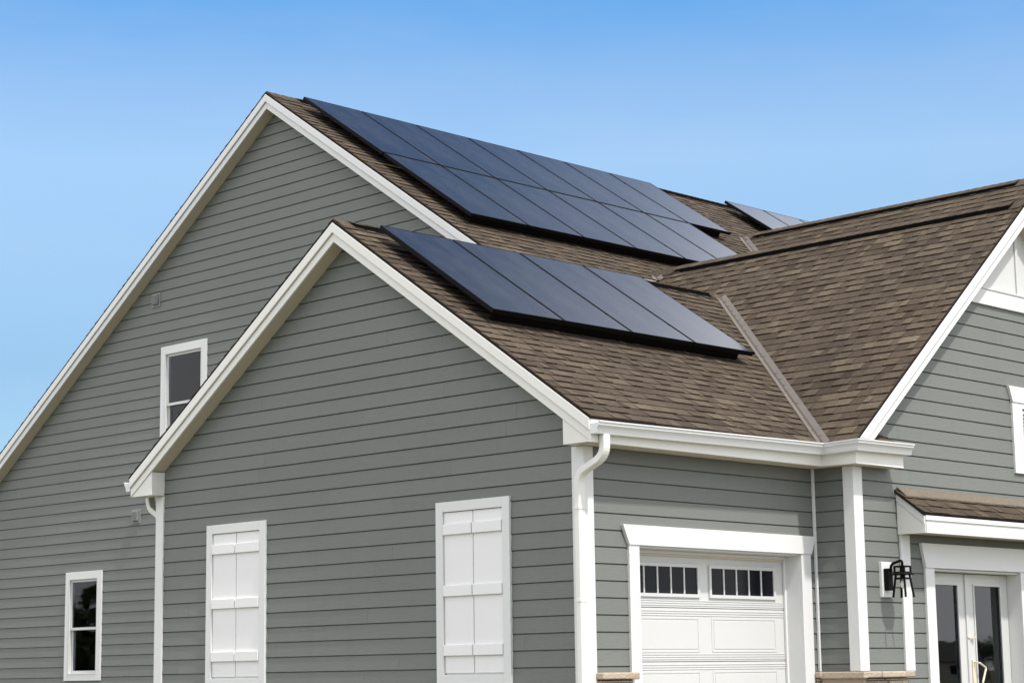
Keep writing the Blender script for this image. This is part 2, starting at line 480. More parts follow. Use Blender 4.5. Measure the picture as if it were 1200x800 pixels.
ridge_cap('X', 4.02, 19.4, MR, MZ, MS, main_front, True, 8)
ridge_cap('Y', UF, 2.28, UX, UZ, WS, second_roof, False, 9)
ridge_cap('Y', 2.32, 7.06, UX, UZ, WS, second_roof, True, 10)
ridge_cap('Y', 7.08, 7.5, UX, UZ, WS, second_roof, False, 11)

# ---- metal valley flashings: a folded W strip lying in the valley
def valley(p0, p1, nA, nB, w, parent):
    p0, p1 = Vector(p0), Vector(p1); t = (p1 - p0).normalized(); mb = MB()
    nA, nB = Vector(nA).normalized(), Vector(nB).normalized()
    up = (nA + nB).normalized() * .016
    sides = []
    for nn, other in ((nA, nB), (nB, nA)):
        d = t.cross(nn).normalized()
        if d.dot(other) < 0: d = -d      # away from the valley line, up this slope
        d = -d if (d.z < 0) else d
        sides.append((d, nn))
    for d, nn in sides:
        a = [p0 + up * 2.4, p1 + up * 2.4, p1 + d * .020 + nn * .014, p0 + d * .020 + nn * .014]
        b = [p0 + d * .020 + nn * .014, p1 + d * .020 + nn * .014, p1 + d * w + nn * .019, p0 + d * w + nn * .019]
        mb.face(a, 'valley'); mb.face(b, 'valley')
        mb.face([p0 + d * w + nn * .019, p1 + d * w + nn * .019, p1 + d * w - nn * .01, p0 + d * w - nn * .01], 'valley')
    return mb.build('valley_flashing', parent)
nG, nW, nM = (0, -GS, 1), (-WS, 0, 1), (0, -MS, 1)
va = (WR - (WZ - zg(GE - .06)) / WS, GE - .06, zg(GE - .06)); vb = (WR - (WZ - zg(GR - .10)) / WS, GR - .10, zg(GR - .10))
valley(va, vb, nG, nW, .085, wing_roof)
va = (WR - (WZ - zm(4.72)) / WS, 4.72, zm(4.72)); vb = (WR - (WZ - zm(4.84)) / WS, 4.84, zm(4.84))
valley(va, vb, nM, nW, .085, wing_roof)
ytop = MR - (MZ - UZ) / MS
va = (UX - (UZ - zm(5.2)) / WS, 5.2, zm(5.2)); vb = (UX - (UZ - zm(ytop - .10)) / WS, ytop - .10, zm(ytop - .10))
valley(va, vb, nM, nW, .085, second_roof)

# ---- rake boards (two stepped boards following each gable) and their soffits
def rake(fn, c, z, s, e0, e1, mat='trim', d0=.030, d1=.135, d2=.235, thick=.028, boards_parent=house, zmin=-9):
    def chev(a, b): return [(e0, z - s * (c - e0) - a), (c, z - a), (e1, z - s * (e1 - c) - a), (e1, z - s * (e1 - c) - b), (c, z - b), (e0, z - s * (c - e0) - b)]
    def half(a, b, side):
        q = chev(a, b)
        return [q[0], q[1], q[4], q[5]] if side == 0 else [q[1], q[2], q[3], q[4]]
    for side in (0, 1):
        cz = lambda q: clip(q, 0, -1, -zmin)
        mb = MB(); mb.prism(cz(half(d1 + .008, d2, side)), fn, 0, thick, mat); mb.prism(cz(half(d0, d1, side)), fn, -.022, thick, mat); mb.prism(cz(half(d1 + .0005, d1 + .0075, side)), fn, .016, thick - .001, mat)
        mb.build('rake_board', boards_parent, bevel=.003)
def rake_soffit(fn, c, z, s, e0, e1, depth, d=.222):
    mb = MB()
    for a, b in ((e0, c), (c, e1)):
        za, zb = z - s * abs(c - a) - d, z - s * abs(c - b) - d
        mb.hexa([fn(a, za, .02), fn(b, zb, .02), fn(b, zb, depth), fn(a, za, depth), fn(a, za + .012, .02), fn(b, zb + .012, .02), fn(b, zb + .012, depth), fn(a, za + .012, depth)], 'soffit')
    mb.build('soffit', house)
fnG = lambda y, z, o: (-OH + o, y, z)
rake(fnG, GR, GZ, GS, GE, GW + .28, 'almond'); rake_soffit(fnG, GR, GZ, GS, GE, GW + .28, OH - .004)
fnM = lambda y, z, o: (MX - OH + o, y, z)
rake(fnM, MR, MZ, MS, MEAVE, MLE, 'trim'); rake_soffit(fnM, MR, MZ, MS, MEAVE, MLE, OH - .004)
fnW = lambda x, z, o: (x, WF + o, z)
rake(fnW, WR, WZ, WS, WE + .02, 2 * WR - WE - .02, 'trim', .030, .150, .262, zmin=3.345); rake_soffit(fnW, WR, WZ, WS, WE + .34, 2 * WR - WE - .34, .2 - .004, .25)
fnU = lambda x, z, o: (x, UF + o, z)
rake(fnU, UX, UZ, WS, UX - 4.3, UX + 4.3, 'trim', .030, .150, .262)
# closed gable ends at the garage eaves
def porkchop(y0, y1, zlow, ymir):
    mb = MB()
    zt = lambda y: zg(y) - .24
    inner, outer = (y0, y1)
    mb.prism([(inner, zlow), (outer, zlow), (outer, max(zlow + .005, zt(outer))), (inner, zt(inner))], lambda y, z, o: (-OH + .012 + o, y, z), 0, OH - .016, 'almond')
    mb.build('eave_return', house, bevel=.003)
porkchop(.075, GE + .001, 3.09, 0); porkchop(GW - .11, GW + .279, 3.09, 0)

# ---- fascia, flat soffits and gutters
def sw(path, prof, name, mat, bevel=0): return MB().sweep(path, prof, mat).build(name, house, bevel=bevel)
ex1 = 4.18      # end of the wing's cornice return
F = 3.085
# fascia
sw([(-OH + .001, GE, 0), (WE, GE, 0), (WE, WF, 0), (ex1, WF, 0), (ex1, WY - .012, 0)], [(.004, F), (.004, 3.295), (-.022, 3.295), (-.022, F)], 'fascia', 'almond')
MB().box(MX - OH + .03, WR - (WZ - zm(MEAVE)) / WS - .02, MEAVE, MEAVE + .024, zm(MEAVE) - .22, zm(MEAVE) - .03, 'trim').build('fascia', house)
# flat soffits
MB().box(-OH + .03, WE + .024, GE + .024, -.012, F + .004, F + .018, 'soffit').build('soffit', house)
MB().box(WE + .024, WX - .012, GE + .024, -.012, F + .004, F + .018, 'soffit').build('soffit', house)
MB().box(WE + .024, WX - .012, WF + .024, GE + .024, F + .004, F + .018, 'soffit').build('soffit', house)
MB().box(WX - .012, ex1 - .024, WF + .024, WY - .012, F + .004, F + .018, 'soffit').build('soffit', house)
# cornice return roof: a small lean-to with a hipped end
cz0, cz1 = 3.318, 3.455; cs = (cz1 - cz0) / .2
L = math.hypot(.21, cz1 - cz0)
shingle_roof((WX - .22, WF - .012, cz0), (1, 0, 0), (0, .21, cz1 - cz0), [(.06, 0), (ex1 + .02 - WX + .22, 0), (ex1 - .17 - WX + .22, L), (.27, L)], house, seed=21, name='cornice_roof')
shingle_roof((ex1 + .02, WF - .012, cz0), (0, 1, 0), (-.19, 0, cz1 - cz0), [(0, 0), (.205, 0), (.205, math.hypot(.19, cz1 - cz0))], house, seed=22, name='cornice_roof')
# K-style gutters
KG = [(.002, -.112), (.072, -.112), (.080, -.092), (.086, -.066), (.098, -.048), (.112, -.038), (.112, -.014), (.124, -.012), (.124, 0), (.104, 0), (.104, -.016), (.002, -.016)]
g1 = sw([(-OH - .01, GE, 3.268), (WE, GE, 3.308), (WE, WF, 3.318), (ex1 + .055, WF, 3.330)], KG, 'gutter', 'trim')
MB().sweep([(4.0, GW + .28, 3.27), (-OH - .01, GW + .28, 3.27)], KG, 'trim', 1).build('gutter', house)
MB().sweep([(MX - OH - .01, MEAVE, zm(MEAVE) - .047), (6.62, MEAVE, zm(MEAVE) - .047)], KG, 'vinyl').build('gutter', house)

# ---- downspouts
def smooth_path(pts, r=.10, n=7):
    P = [Vector(p) for p in pts]; out = [P[0]]
    for i in range(1, len(P) - 1):
        a = P[i] + (P[i - 1] - P[i]).normalized() * r; b = P[i] + (P[i + 1] - P[i]).normalized() * r
        for k in range(n + 1):
            t = k / n; out.append(a * (1 - t) ** 2 + P[i] * 2 * t * (1 - t) + b * t * t)
    return out + [P[-1]]
def downspout(pts, straps, up):
    d = MB().tube(smooth_path(pts), rrect(.090, .066, .012), 'almond', up)
    o = d.build('downspout', house)
    for p, q in straps:
        MB().tube([p, q], rrect(.098, .074, .012), 'almond', up).build('downspout_collar', o)
x0 = -.064
downspout([(-.06, -.322, 3.157), (-.06, -.322, 2.965), (x0, -.005, 2.825), (x0, -.005, -.05)],
          [((x0, -.005, 2.50), (x0, -.005, 2.53)), ((x0, -.005, 1.66), (x0, -.005, 1.685))], (1, 0, 0))
downspout([(.12, GW + .345, 3.2), (.12, GW + .345, 2.99), (.10, GW + .05, 2.84), (.10, GW + .05, -.05)], [], (1, 0, 0))

# ---- corner boards
def board(x0, x1, y0, y1, z0, z1, name='corner_board', mat='trim', bevel=.003): return MB().box(x0, x1, y0, y1, z0, z1, mat).build(name, house, bevel=bevel)
cb = .026
def corner(pts, z0, z1):    # L-section post as one mesh
    MB().prism(pts, lambda a, b, o: (a, b, o), z0, z1, 'trim').build('corner_board', house, bevel=.003)
corner([(-cb, -cb), (.105, -cb), (.105, -.002), (-.002, -.002), (-.002, .125), (-cb, .125)], -.1, F)
corner([(-cb, GW + cb), (.10, GW + cb), (.10, GW), (-.002, GW), (-.002, GW - .115), (-cb, GW - .115)], -.1, F)
corner([(WX - cb, WY - cb), (WX + .135, WY - cb), (WX + .135, WY - .002), (WX - .002, WY - .002), (WX - .002, WY + .105), (WX - cb, WY + .105)], 1.005, F)
board(WX - .040, WX - .012, -.040, -.012, 1.005, F)
board(4.335, 4.505, WY - .030, WY - .002, 1.0, 2.41, 'trim_board')
board(MX - cb, MX - .002, MLEFT - .13, MLEFT, -.1, zm(MLEFT) - .23)

# ---- window openings
def ring(fn, s0, s1, z0, z1, w, a, b, mat, mb=None, wt=None, wb=None):
    mb = mb or MB(); wt = w if wt is None else wt; wb = w if wb is None else wb
    for q in ((s0, s0 + w, z0, z1), (s1 - w, s1, z0, z1), (s0 + w, s1 - w, z1 - wt, z1), (s0 + w, s1 - w, z0, z0 + wb)):
        mb.prism([(q[0], q[2]), (q[1], q[2]), (q[1], q[3]), (q[0], q[3])], fn, a, b, mat)
    return mb
def slab(fn, s0, s1, z0, z1, a, b, mat, mb=None):
    mb = mb or MB(); return mb.prism([(s0, z0), (s1, z0), (s1, z1), (s0, z1)], fn, a, b, mat)
def room(fn, s0, s1, z0, z1, front, depth, parent, strip=None):
    """unlit interior behind the panes: reveals plus a closed box"""
    mb = MB(); A = front; B = -depth; e = .35
    mb.face([fn(s0 - e, z0 - e, B), fn(s1 + e, z0 - e, B), fn(s1 + e, z1 + e, B), fn(s0 - e, z1 + e, B)], 'dark')
    for p, q in (((s0 - e, z0 - e), (s1 + e, z0 - e)), ((s1 + e, z0 - e), (s1 + e, z1 + e)), ((s1 + e, z1 + e), (s0 - e, z1 + e)), ((s0 - e, z1 + e), (s0 - e, z0 - e))):
        mb.face([fn(*p, A - .12), fn(*q, A - .12), fn(*q, B), fn(*p, B)], 'dark')
    for p, q in (((s0, z0), (s1, z0)), ((s1, z0), (s1, z1)), ((s1, z1), (s0, z1)), ((s0, z1), (s0, z0))):
        mb.face([fn(*p, A), fn(*q, A), fn(*q, A - .15), fn(*p, A - .15)], 'plaster')
    # wall round the reveal, so that no daylight leaks in from the side
    ring(fn, s0 - e, s1 + e, z0 - e, z1 + e, e, A - .121, A - .13, 'dark', mb)
    if strip: slab(fn, strip[0], strip[1], z0 + .004, z1 - .004, A - .02, A - .04, 'curtain', mb)
    return mb.build('room_interior', parent, recalc=False)
def hung_window(fn, s0, s1, z0, z1, meet, trim=.085, curtain=None):
    """white double-hung window; s0 < s1 outer trim edges"""
    mb = ring(fn, s0, s1, z0, z1, trim, .0, .030, 'trim'); i0, i1, j0, j1 = s0 + trim, s1 - trim, z0 + trim * .9, z1 - trim
    ring(fn, i0, i1, j0, j1, .020, -.075, .034, 'vinyl', mb)
    w = mb.build('window', house, bevel=.003)
    i0 += .020; i1 -= .020; j0 += .020; j1 -= .020
    for (a, b, o) in ((meet - .018, j1, .006), (j0, meet + .018, -.024)):
        s = ring(fn, i0, i1, a, b, .034, o - .028, o, 'vinyl', None, .034, .040).build('sash', w, bevel=.002)
        slab(fn, i0 + .034, i1 - .034, a + .040, b - .034, o - .018, o - .012, 'pane').build('pane', s)
    room(fn, i0, i1, j0, j1, -.078, 2.5, w, curtain)
    return w
XM = faceX(MX)
hung_window(XM, 13.11, 14.065, 1.03, 2.655, 1.80, .098, (13.84, 13.95)).__setitem__('label', 'low double-hung window with white trim')
hung_window(XM, 10.60, 11.695, 4.15, 5.845, 4.98, .105, (11.46, 11.57)).__setitem__('label', 'upper double-hung window with white trim')

# closed board-and-batten shutters in white frames
def shutter_pair(s0, s1, z0, z1, label):
    fn = faceX(0); t = .098
    mb = ring(fn, s0, s1, z0, z1, t, .0, .034, 'trim'); slab(fn, s0 + t, s1 - t, z0 + t, z1 - t, -.010, -.002, 'shutter', mb)
    w = mb.build('shuttered_window', house, bevel=.003); w['label'] = label
    i0, i1, j0, j1 = s0 + t + .006, s1 - t - .006, z0 + t + .004, z1 - t - .006; m = (i0 + i1) / 2
    for a, b in ((i0, m - .006), (m + .006, i1)):
        sm = slab(fn, a, b, j0 + .012, j1, .0, .016, 'shutter').build('shutter', w, bevel=.003)
        for zb in (2.37, 1.775, 1.205):
            slab(fn, a + .001, b - .001, zb, zb + .105, .0165, .040, 'shutter').build('batten', sm, bevel=.004)
    return w
shutter_pair(.935, 1.948, .925, 2.692, 'closed white shutters nearer the garage corner')
shutter_pair(4.61, 5.64, .925, 2.694, 'closed white shutters farther from the garage corner')

# small grey wall vents
def wall_vent(y, z, label):
    fn = faceX(MX)
    mb = slab(fn, y - .105, y + .105, z - .105, z + .105, .0, .022, 'vent')
    slab(fn, y - .07, y + .07, z - .07, z + .08, .0225, .050, 'vent', mb)
    o = mb.build('wall_vent', house, bevel=.005); o['label'] = label
    lv = MB()
    for k in range(5): slab(fn, y - .055, y + .055, z - .055 + k * .027, z - .043 + k * .027, .0505, .060, 'vent', lv)
    lv.build('louver', o)
wall_vent(11.85, 6.575, 'small grey vent hood high under the rake'); wall_vent(12.27, 3.40, 'small grey vent hood low beside the garage eave')

# ---- garage door
GY = .2
def crosshead(fn, s0, s1, z0, z1, flare, a, b, parent, mat='trim', name='door_header'):
    MB().prism([(s0, z0), (s1, z0), (s1 + flare * .9, z1 - .02), (s1 + flare, z1), (s0 - flare, z1), (s0 - flare * .9, z1 - .02)], fn, a, b, mat).build(name, parent, bevel=.003)
FY = faceY(0)
gd_frame = MB()
gd_frame.box(.578, .722, -.034, .0, -.1, 2.197, 'trim').box(3.262, 3.425, -.034, .0, -.1, 2.197, 'trim')
gd_frame.box(.700, .722, .001, GY + .06, -.1, 2.18, 'trim').box(3.262, 3.284, .001, GY + .06, -.1, 2.18, 'trim').box(.700, 3.284, .001, GY + .06, 2.1805, 2.205, 'trim')
gd_frame.box(.722, .752, GY - .03, GY - .004, -.1, 2.148, 'trim').box(3.232, 3.262, GY - .03, GY - .004, -.1, 2.148, 'trim').box(.722, 3.262, GY - .03, GY - .004, 2.1485, 2.179, 'trim')
gd = gd_frame.build('garage_door', house, bevel=.003); gd['label'] = 'white panelled garage door with a row of small panes'
crosshead(FY, .575, 3.43, 2.198, 2.386, .088, .006, .044, gd)
FD = faceY(GY)
zc = [.09, .602, 1.118, 1.634, 2.15]
gx = [(.78, 1.90), (2.01, 3.14)]
for k in range(4):
    a, b = zc[k] + .003, zc[k + 1] - .003
    mb = slab(FD, .735, 3.25, a, b, -.05, .0, 'vinyl')
    for rz in (.018, .040, .062):   # horizontal ribs at the section joint
        slab(FD, .738, 3.247, a + rz, a + rz + .013, .0005, .0045, 'vinyl', mb)
        if k < 3: slab(FD, .738, 3.247, b - rz - .012, b - rz, .0005, .0045, 'vinyl', mb)
    sec = mb.build('door_section', gd, bevel=.003)
    if k < 3:
        for s0, s1 in gx:
            ring(FD, s0 + .04, s1 - .04, a + .085, b - .085, .022, .0005, .004, 'vinyl').build('raised_panel', sec, bevel=.002)
            slab(FD, s0 + .075, s1 - .075, a + .118, b - .118, .0005, .004, 'vinyl').build('raised_panel', sec, bevel=.003)
    else:
        for s0, s1 in ((.800, 1.872), (2.020, 3.100)):
            fr = ring(FD, s0, s1, 1.735, 2.062, .034, .0005, .018, 'vinyl'); n = 5; w = (s1 - s0 - .068) / n
            for j in range(1, n): slab(FD, s0 + .034 + j * w - .009, s0 + .034 + j * w + .009, 1.769, 2.028, .0005, .014, 'vinyl', fr)
            fr.build('window_frame', sec, bevel=.002)
            slab(FD, s0 + .035, s1 - .035, 1.770, 2.027, .0006, .004, 'garagepane').build('pane', sec)
MB().box(.754, 3.23, GY - .020, GY - .006, 2.128, 2.147, 'soffit').build('weather_seal', gd)

# ---- stone base: random ledge stones below a rough cap
def stones(x0, x1, yf, y1, ztop, label=None):
    base = MB(); z = -.1
    while z < ztop - .07 - .01:
        h = min(rnd.choice((.06, .08, .11, .14)), ztop - .07 - z); x = x0
        while x < x1 - .01:
            w = min(rnd.uniform(.12, .42), x1 - x); d = rnd.uniform(0, .03)
            base.box(x, x + w - .006, yf + d, y1, z, z + h - .006, 'stone', rnd.random()); x += w
        z += h
    o = base.build('stone_base', house, bevel=.006)
    cap = MB(); x = x0 - .02
    while x < x1 + .02:
        w = min(rnd.uniform(.22, .5), x1 + .03 - x); d = rnd.uniform(0, .014)
        cap.box(x, x + w - .004, yf - .045 + d, y1, ztop - .068 + rnd.uniform(0, .006), ztop - rnd.uniform(0, .007), 'stone', rnd.uniform(.5, 1)); x += w
    cp = cap.build('stone_cap', o, bevel=.012)
    return o
stones(.106, .577, -.075, -.013, 1.025)
stones(3.426, WX - .04, -.075, -.041, 1.005); stones(WX - .03, 4.334, WY - .085, WY - .031, 1.0)
MB().box(WX - .075, WX - .031, WY - .085, -.08, -.1, .93, 'stone', .3).build('stone_base', house)
MB().box(WX - .11, WX - .031, WY - .12, -.08, .932, 1.0, 'stone', .8).build('stone_base', house, bevel=.01)

# ---- French doors with crosshead, under the small lean-to roof
FW = faceY(WY); DY = WY + .15
fd = MB()
fd.box(4.775, 4.944, WY - .034, WY, -.1, 2.075, 'trim').box(6.707, 6.872, WY - .034, WY, -.1, 2.075, 'trim')
fd.box(4.922, 4.944, WY + .001, DY + .08, -.1, 2.052, 'trim').box(6.707, 6.729, WY + .001, DY + .08, -.1, 2.052, 'trim').box(4.922, 6.729, WY + .001, DY + .08, 2.0525, 2.076, 'trim')
fdo = fd.build('french_door', house, bevel=.003); fdo['label'] = 'white double glazed entrance door'
crosshead(FW, 4.775, 6.872, 2.077, 2.338, .075, .006, .044, fdo)
FDD = faceY(DY)
for s0, s1 in ((4.948, 5.822), (5.829, 6.700)):
    lf = ring(FDD, s0, s1, -.06, 2.046, .150, -.044, .0, 'vinyl', None, .112, .25)
    leaf = lf.build('door_leaf', fdo, bevel=.003)
    g = ring(FDD, s0 + .146, s1 - .146, .186, 1.938, .022, .0005, .012, 'vinyl'); g.build('glazing_bead', leaf, bevel=.003)
    slab(FDD, s0 + .150, s1 - .150, .19, 1.934, -.026, -.018, 'doorpane').build('pane', leaf)
ast = MB(); slab(FDD, 5.800, 5.850, -.06, 2.04, .0005, .018, 'vinyl', ast); ast.build('astragal', fdo, bevel=.003)
room(FDD, 4.97, 6.68, -.05, 2.03, -.05, 3., fdo)
hd = MB(); slab(FDD, 5.885, 5.945, .86, 1.11, .001, .014, 'brass', hd)
hd.tube(smooth_path([(5.915, DY - .014, 1.085), (5.93, DY - .075, 1.075), (6.035, DY - .085, 1.02), (5.965, DY - .078, .86)], .012, 3), rrect(.020, .020, .006), 'brass')
hd.build('handle', fdo, bevel=.003)
dl = MB(); slab(FDD, 5.80, 5.91, 1.345, 1.362, .019, .030, 'brass', dl); dl.lathe([(.001, 0), (.018, 0), (.018, .02), (.001, .02)], (5.92, DY - .03, 1.345), 'brass', 12); dl.build('deadbolt', fdo)

# lean-to roof over the door
ax0, ax1 = 4.300, 9.6; az1 = 2.885; azf = 2.618; ayf = WY - .352
aL = math.hypot(.352, az1 - azf)
ar = shingle_roof((ax0 - .012, ayf - .012, azf - .004), (1, 0, 0), (0, ayf * 0 + .364, az1 - azf), [(0, 0), (ax1 - ax0, 0), (ax1 - ax0, aL), (0, aL)], house, seed=31, name='porch_roof', label='small shingled lean-to roof above the entrance door')
pb = MB()
pb.box(ax0 + .02, ax1, ayf, ayf + .024, 2.41, azf - .034, 'trim'); pb.build('fascia', ar, bevel=.003)
MB().box(ax0 + .019, ax1, ayf - .012, ayf - .0005, azf - .075, azf - .026, 'trim').build('fascia_trim', ar, bevel=.003)
MB().prism([(WY - .012, 2.41), (ayf, 2.41), (ayf, azf - .036), (WY - .012, az1 - .036)], lambda y, z, o: (ax0 + .012 + o, y, z), 0, .02, 'almond').build('side_board', ar)
MB().prism([(WY - .012, az1 - .120), (ayf, azf - .12), (ayf, azf - .036), (WY - .012, az1 - .037)], lambda y, z, o: (ax0 + o, y, z), 0, .0115, 'trim').build('rake_board', ar, bevel=.002)
MB().box(ax0 + .033, ax1, ayf + .025, WY - .012, 2.425, 2.437, 'soffit').build('soffit', ar)
MB().prism([(WY - .012, az1 + .006), (WY - .012, az1 + .028), (WY - .020, az1 + .028), (WY - .125, az1 - .066), (WY - .125, az1 - .082)], lambda y, z, o: (ax0 + .03 + o, y, z), 0, ax1 - ax0 - .03, 'tan').build('top_course', ar, bevel=.004)

# ---- wing gable: band board, white board-and-batten, louvred vent
bz0, bz1 = 5.098, 5.282
def hw_at(z): return (WZ - .24 - z) / WS
MB().prism([(WR - hw_at(bz0), bz0), (WR + hw_at(bz0), bz0), (WR + hw_at(bz1), bz1), (WR - hw_at(bz1), bz1)], FW, 0, .034, 'trim').build('band_board', house, bevel=.003)
gp = MB().prism([(WR - hw_at(bz1 - .02), bz1 - .02), (WR + hw_at(bz1 - .02), bz1 - .02), (WR, WZ - .24)], FW, -.02, .006, 'vinyl').build('gable_panel', house)
for x in (6.20, 7.02, 7.84):
    MB().prism([(x - .025, bz1 + .001), (x + .025, bz1 + .001), (x + .025, WZ - .26 - WS * abs(x + .025 - WR)), (x - .025, WZ - .26 - WS * abs(x - .025 - WR))], FW, .0065, .024, 'vinyl').build('batten', gp, bevel=.003)
MB().prism([(WR - hw_at(bz1 + .02), bz1 + .0005), (WR + hw_at(bz1 + .02), bz1 + .0005), (WR + hw_at(bz1 + .02), bz1 + .014), (WR - hw_at(bz1 + .02), bz1 + .014)], FW, .0065, .045, 'trim').build('drip_cap', house)
gv = ring(FW, 6.735, 8.2, 3.205, 4.02, .215, .0, .032, 'trim', None, .06, .10); slab(FW, 6.96, 7.99, 3.31, 3.95, .0, .004, 'vinyl', gv)
gvo = gv.build('gable_vent', house, bevel=.003); crosshead(FW, 6.735, 8.2, 4.022, 4.205, .07, .004, .042, gvo, name='vent_header')
for k in range(14):
    z = 3.325 + k * .044
    MB().prism([(0, z), (.003, z), (.030, z + .026), (.027, z + .030)], lambda o, zz, a: (a, WY - .0045 - .034 + o * 1.0, zz), 6.962, 7.978, 'vinyl').build('louver', gvo)

# ------------------------------------------------------------------ wall lantern
lx, ly, lz = 4.046, WY - .225, 1.985
lan = empty('wall_lantern', (4.04, WY, 1.75), 'black barn-style wall lantern on a white block beside the entrance door', 'lamp')
def lchild(mb, name, parent, **k):
    o = mb.build(name, None, **k); o.parent = parent
    if parent is lan: o.matrix_parent_inverse = Matrix.Translation(-Vector(lan.location))
    return o
lchild(slab(FW, 3.945, 4.130, 1.752, 2.115, .002, .040, 'trim'), 'mounting_block', lan, bevel=.004)
lchild(slab(FW, 3.972, 4.064, 1.82, 2.045, .041, .095, 'lamp'), 'back_plate', lan, bevel=.006)
lchild(MB().tube(smooth_path([(4.02, WY - .085, 2.00), (4.02, WY - .11, 2.09), (lx, ly - .0, 2.128), (lx, ly, 2.06)], .035, 6), circ(.014, 10), 'lamp', (1, 0, 0)), 'arm', lan, smooth=True)
cage = MB(); hb = .058
for zz in (2.060, 2.000): 
    for sx, sy in ((1, 0), (-1, 0), (0, 1), (0, -1)):
        a = (lx + sx * hb - sy * hb, ly + sy * hb - sx * hb, zz); b = (lx + sx * hb + sy * hb, ly + sy * hb + sx * hb, zz)
        cage.tube([a, b], rect(.016, .016), 'lamp')
for sx in (-1, 1):
    for sy in (-1, 1): cage.tube([(lx + sx * hb, ly + sy * hb, 1.985), (lx + sx * hb, ly + sy * hb, 2.066)], rect(.016, .016), 'lamp', (1, 0, 0))
cage.tube([(lx - hb, ly, 2.060), (lx + hb, ly, 2.060)], rect(.012, .012), 'lamp').tube([(lx, ly - hb, 2.060), (lx, ly + hb, 2.060)], rect(.012, .012), 'lamp')
lchild(cage, 'top_cage', lan)
lchild(MB().lathe([(.001, .016), (.05, .014), (.116, .000), (.121, -.006), (.119, -.016), (.113, -.015), (.05, -.003), (.001, -.001)], (lx, ly, 1.990), 'lamp', 28), 'brim', lan)
lchild(MB().lathe([(.001, .07), (.020, .07), (.020, -.01), (.026, -.015), (.026, -.05), (.001, -.05)], (lx, ly, 1.985), 'lamp', 14), 'socket', lan)
for sx in (-1, 1):
    for sy in (-1, 1):
        lchild(MB().tube([(lx + sx * .050, ly + sy * .050, 1.978), (lx + sx * .076, ly + sy * .076, 1.745)], rect(.017, .017), 'lamp', (1, 0, 0)), 'leg', lan)
rg = MB()
for sx, sy in ((1, 0), (-1, 0), (0, 1), (0, -1)):
    q = .055; rg.tube([(lx + sx * q - sy * q, ly + sy * q - sx * q, 1.938), (lx + sx * q + sy * q, ly + sy * q + sx * q, 1.938)], rect(.018, .018), 'lamp')
lchild(rg, 'leg_ring', lan)
lchild(MB().lathe([(.001, .0), (.014, -.002), (.016, -.020), (.030, -.055), (.031, -.070), (.022, -.092), (.001, -.100)], (lx, ly, 1.936), 'bulb', 16), 'bulb', lan, smooth=True)

# ------------------------------------------------------------------ solar panels
PH = .165      # height of the glass above the shingles
def make_panel(w, h, bottom):
    t = .048; z = PH
    root = bpy.data.objects.new('solar_panel', None); col.objects.link(root); root.empty_display_size = .2
    fr = MB(); fw = .011
    for a, b, c, d in ((-w / 2, -w / 2 + fw, 0, h), (w / 2 - fw, w / 2, 0, h), (-w / 2 + fw, w / 2 - fw, 0, fw), (-w / 2 + fw, w / 2 - fw, h - fw, h)):
        fr.box(a, b, c, d, z - t, z, 'frame')
    fr.build('frame', root, bevel=.0015)
    MB().box(-w / 2 + fw + .0005, w / 2 - fw - .0005, fw + .0005, h - fw - .0005, z - .008, z - .0025, 'glass').build('glass', root)
    for y in (h * .22, h * .78):
        MB().box(-w / 2 + .22, w / 2 - .05, y - .02, y + .02, z - t - .045, z - t - .0005, 'rail').build('mount_rail', root)
        ft = MB(); ft.box(-w / 2 + .30, -w / 2 + .35, y - .075, y - .021, .013, z - t - .005, 'rail'); ft.box(-w / 2 + .275, -w / 2 + .375, y - .10, y + .03, .012, .0155, 'rail'); ft.build('mount_foot', root)
    for y in (h * .22, h * .78):
        MB().box(w / 2 - .004, w / 2 + .018, y - .016, y + .016, z + .0005, z + .004, 'frame').build('clamp', root)
    if bottom:
        MB().box(-w / 2 + (.10 if bottom == 'L' else -.012), w / 2 - (.14 if bottom == 'R' else -.012), .075, .087, .016, z - t - .001, 'frame').build('gap_shade', root, bevel=.002)  # recessed black strip standing in for the deep shade under the raised panels
        MB().box(w / 2 - .004, w / 2 + .018, -.003, .020, z - .030, z + .004, 'rail').build('clamp', root)
    return root
def copy_tree(o, parent=None):
    c = o.copy(); col.objects.link(c); c.parent = parent
    for ch in o.children: copy_tree(ch, c)
    return c
W_, H_ = 1.050, 1.985
proto = {}
def put(x, y, zfun, s, bottom, label, group, w=1.043):
    key = (bottom, w)
    if key in proto: o = copy_tree(proto[key])
    else: o = proto[key] = make_panel(w, H_, bottom)
    k = math.hypot(1, s); y += PH * s / k
    m = Matrix(((1, 0, 0, x), (0, 1 / k, -s / k, y), (0, s / k, 1 / k, zfun(y)), (0, 0, 0, 1)))
    o.matrix_world = m; o['label'] = label; o['category'] = 'solar panel'; o['group'] = group
ordn = ['leftmost', 'second from the left', 'third from the left', 'fourth from the left', 'fifth from the left', 'sixth from the left', 'seventh and rightmost']
PX0, PW = 3.815, 1.066; HY = H_ / math.hypot(1, MS); rowgap = .025
ytop_ = 8.625; y_up = ytop_ - HY; y_lo = y_up - HY - rowgap
for i in range(7):
    put(PX0 + PW * (i + .5), y_up, zm, MS, 'R' if i == 6 else '', 'black solar panel, %s in upper row of large high-roof array' % ordn[i], 'panels of the large array on the high roof')
for i in range(6):
    nm = ordn[i] if i < 5 else 'sixth and rightmost'
    put(PX0 + PW * (i + .5), y_lo, zm, MS, 'L' if i == 0 else 'R' if i == 5 else 'M', 'black solar panel, %s in lower row of large high-roof array' % nm, 'panels of the large array on the high roof')
far = ['nearest the large array', 'in the middle', 'farthest right']
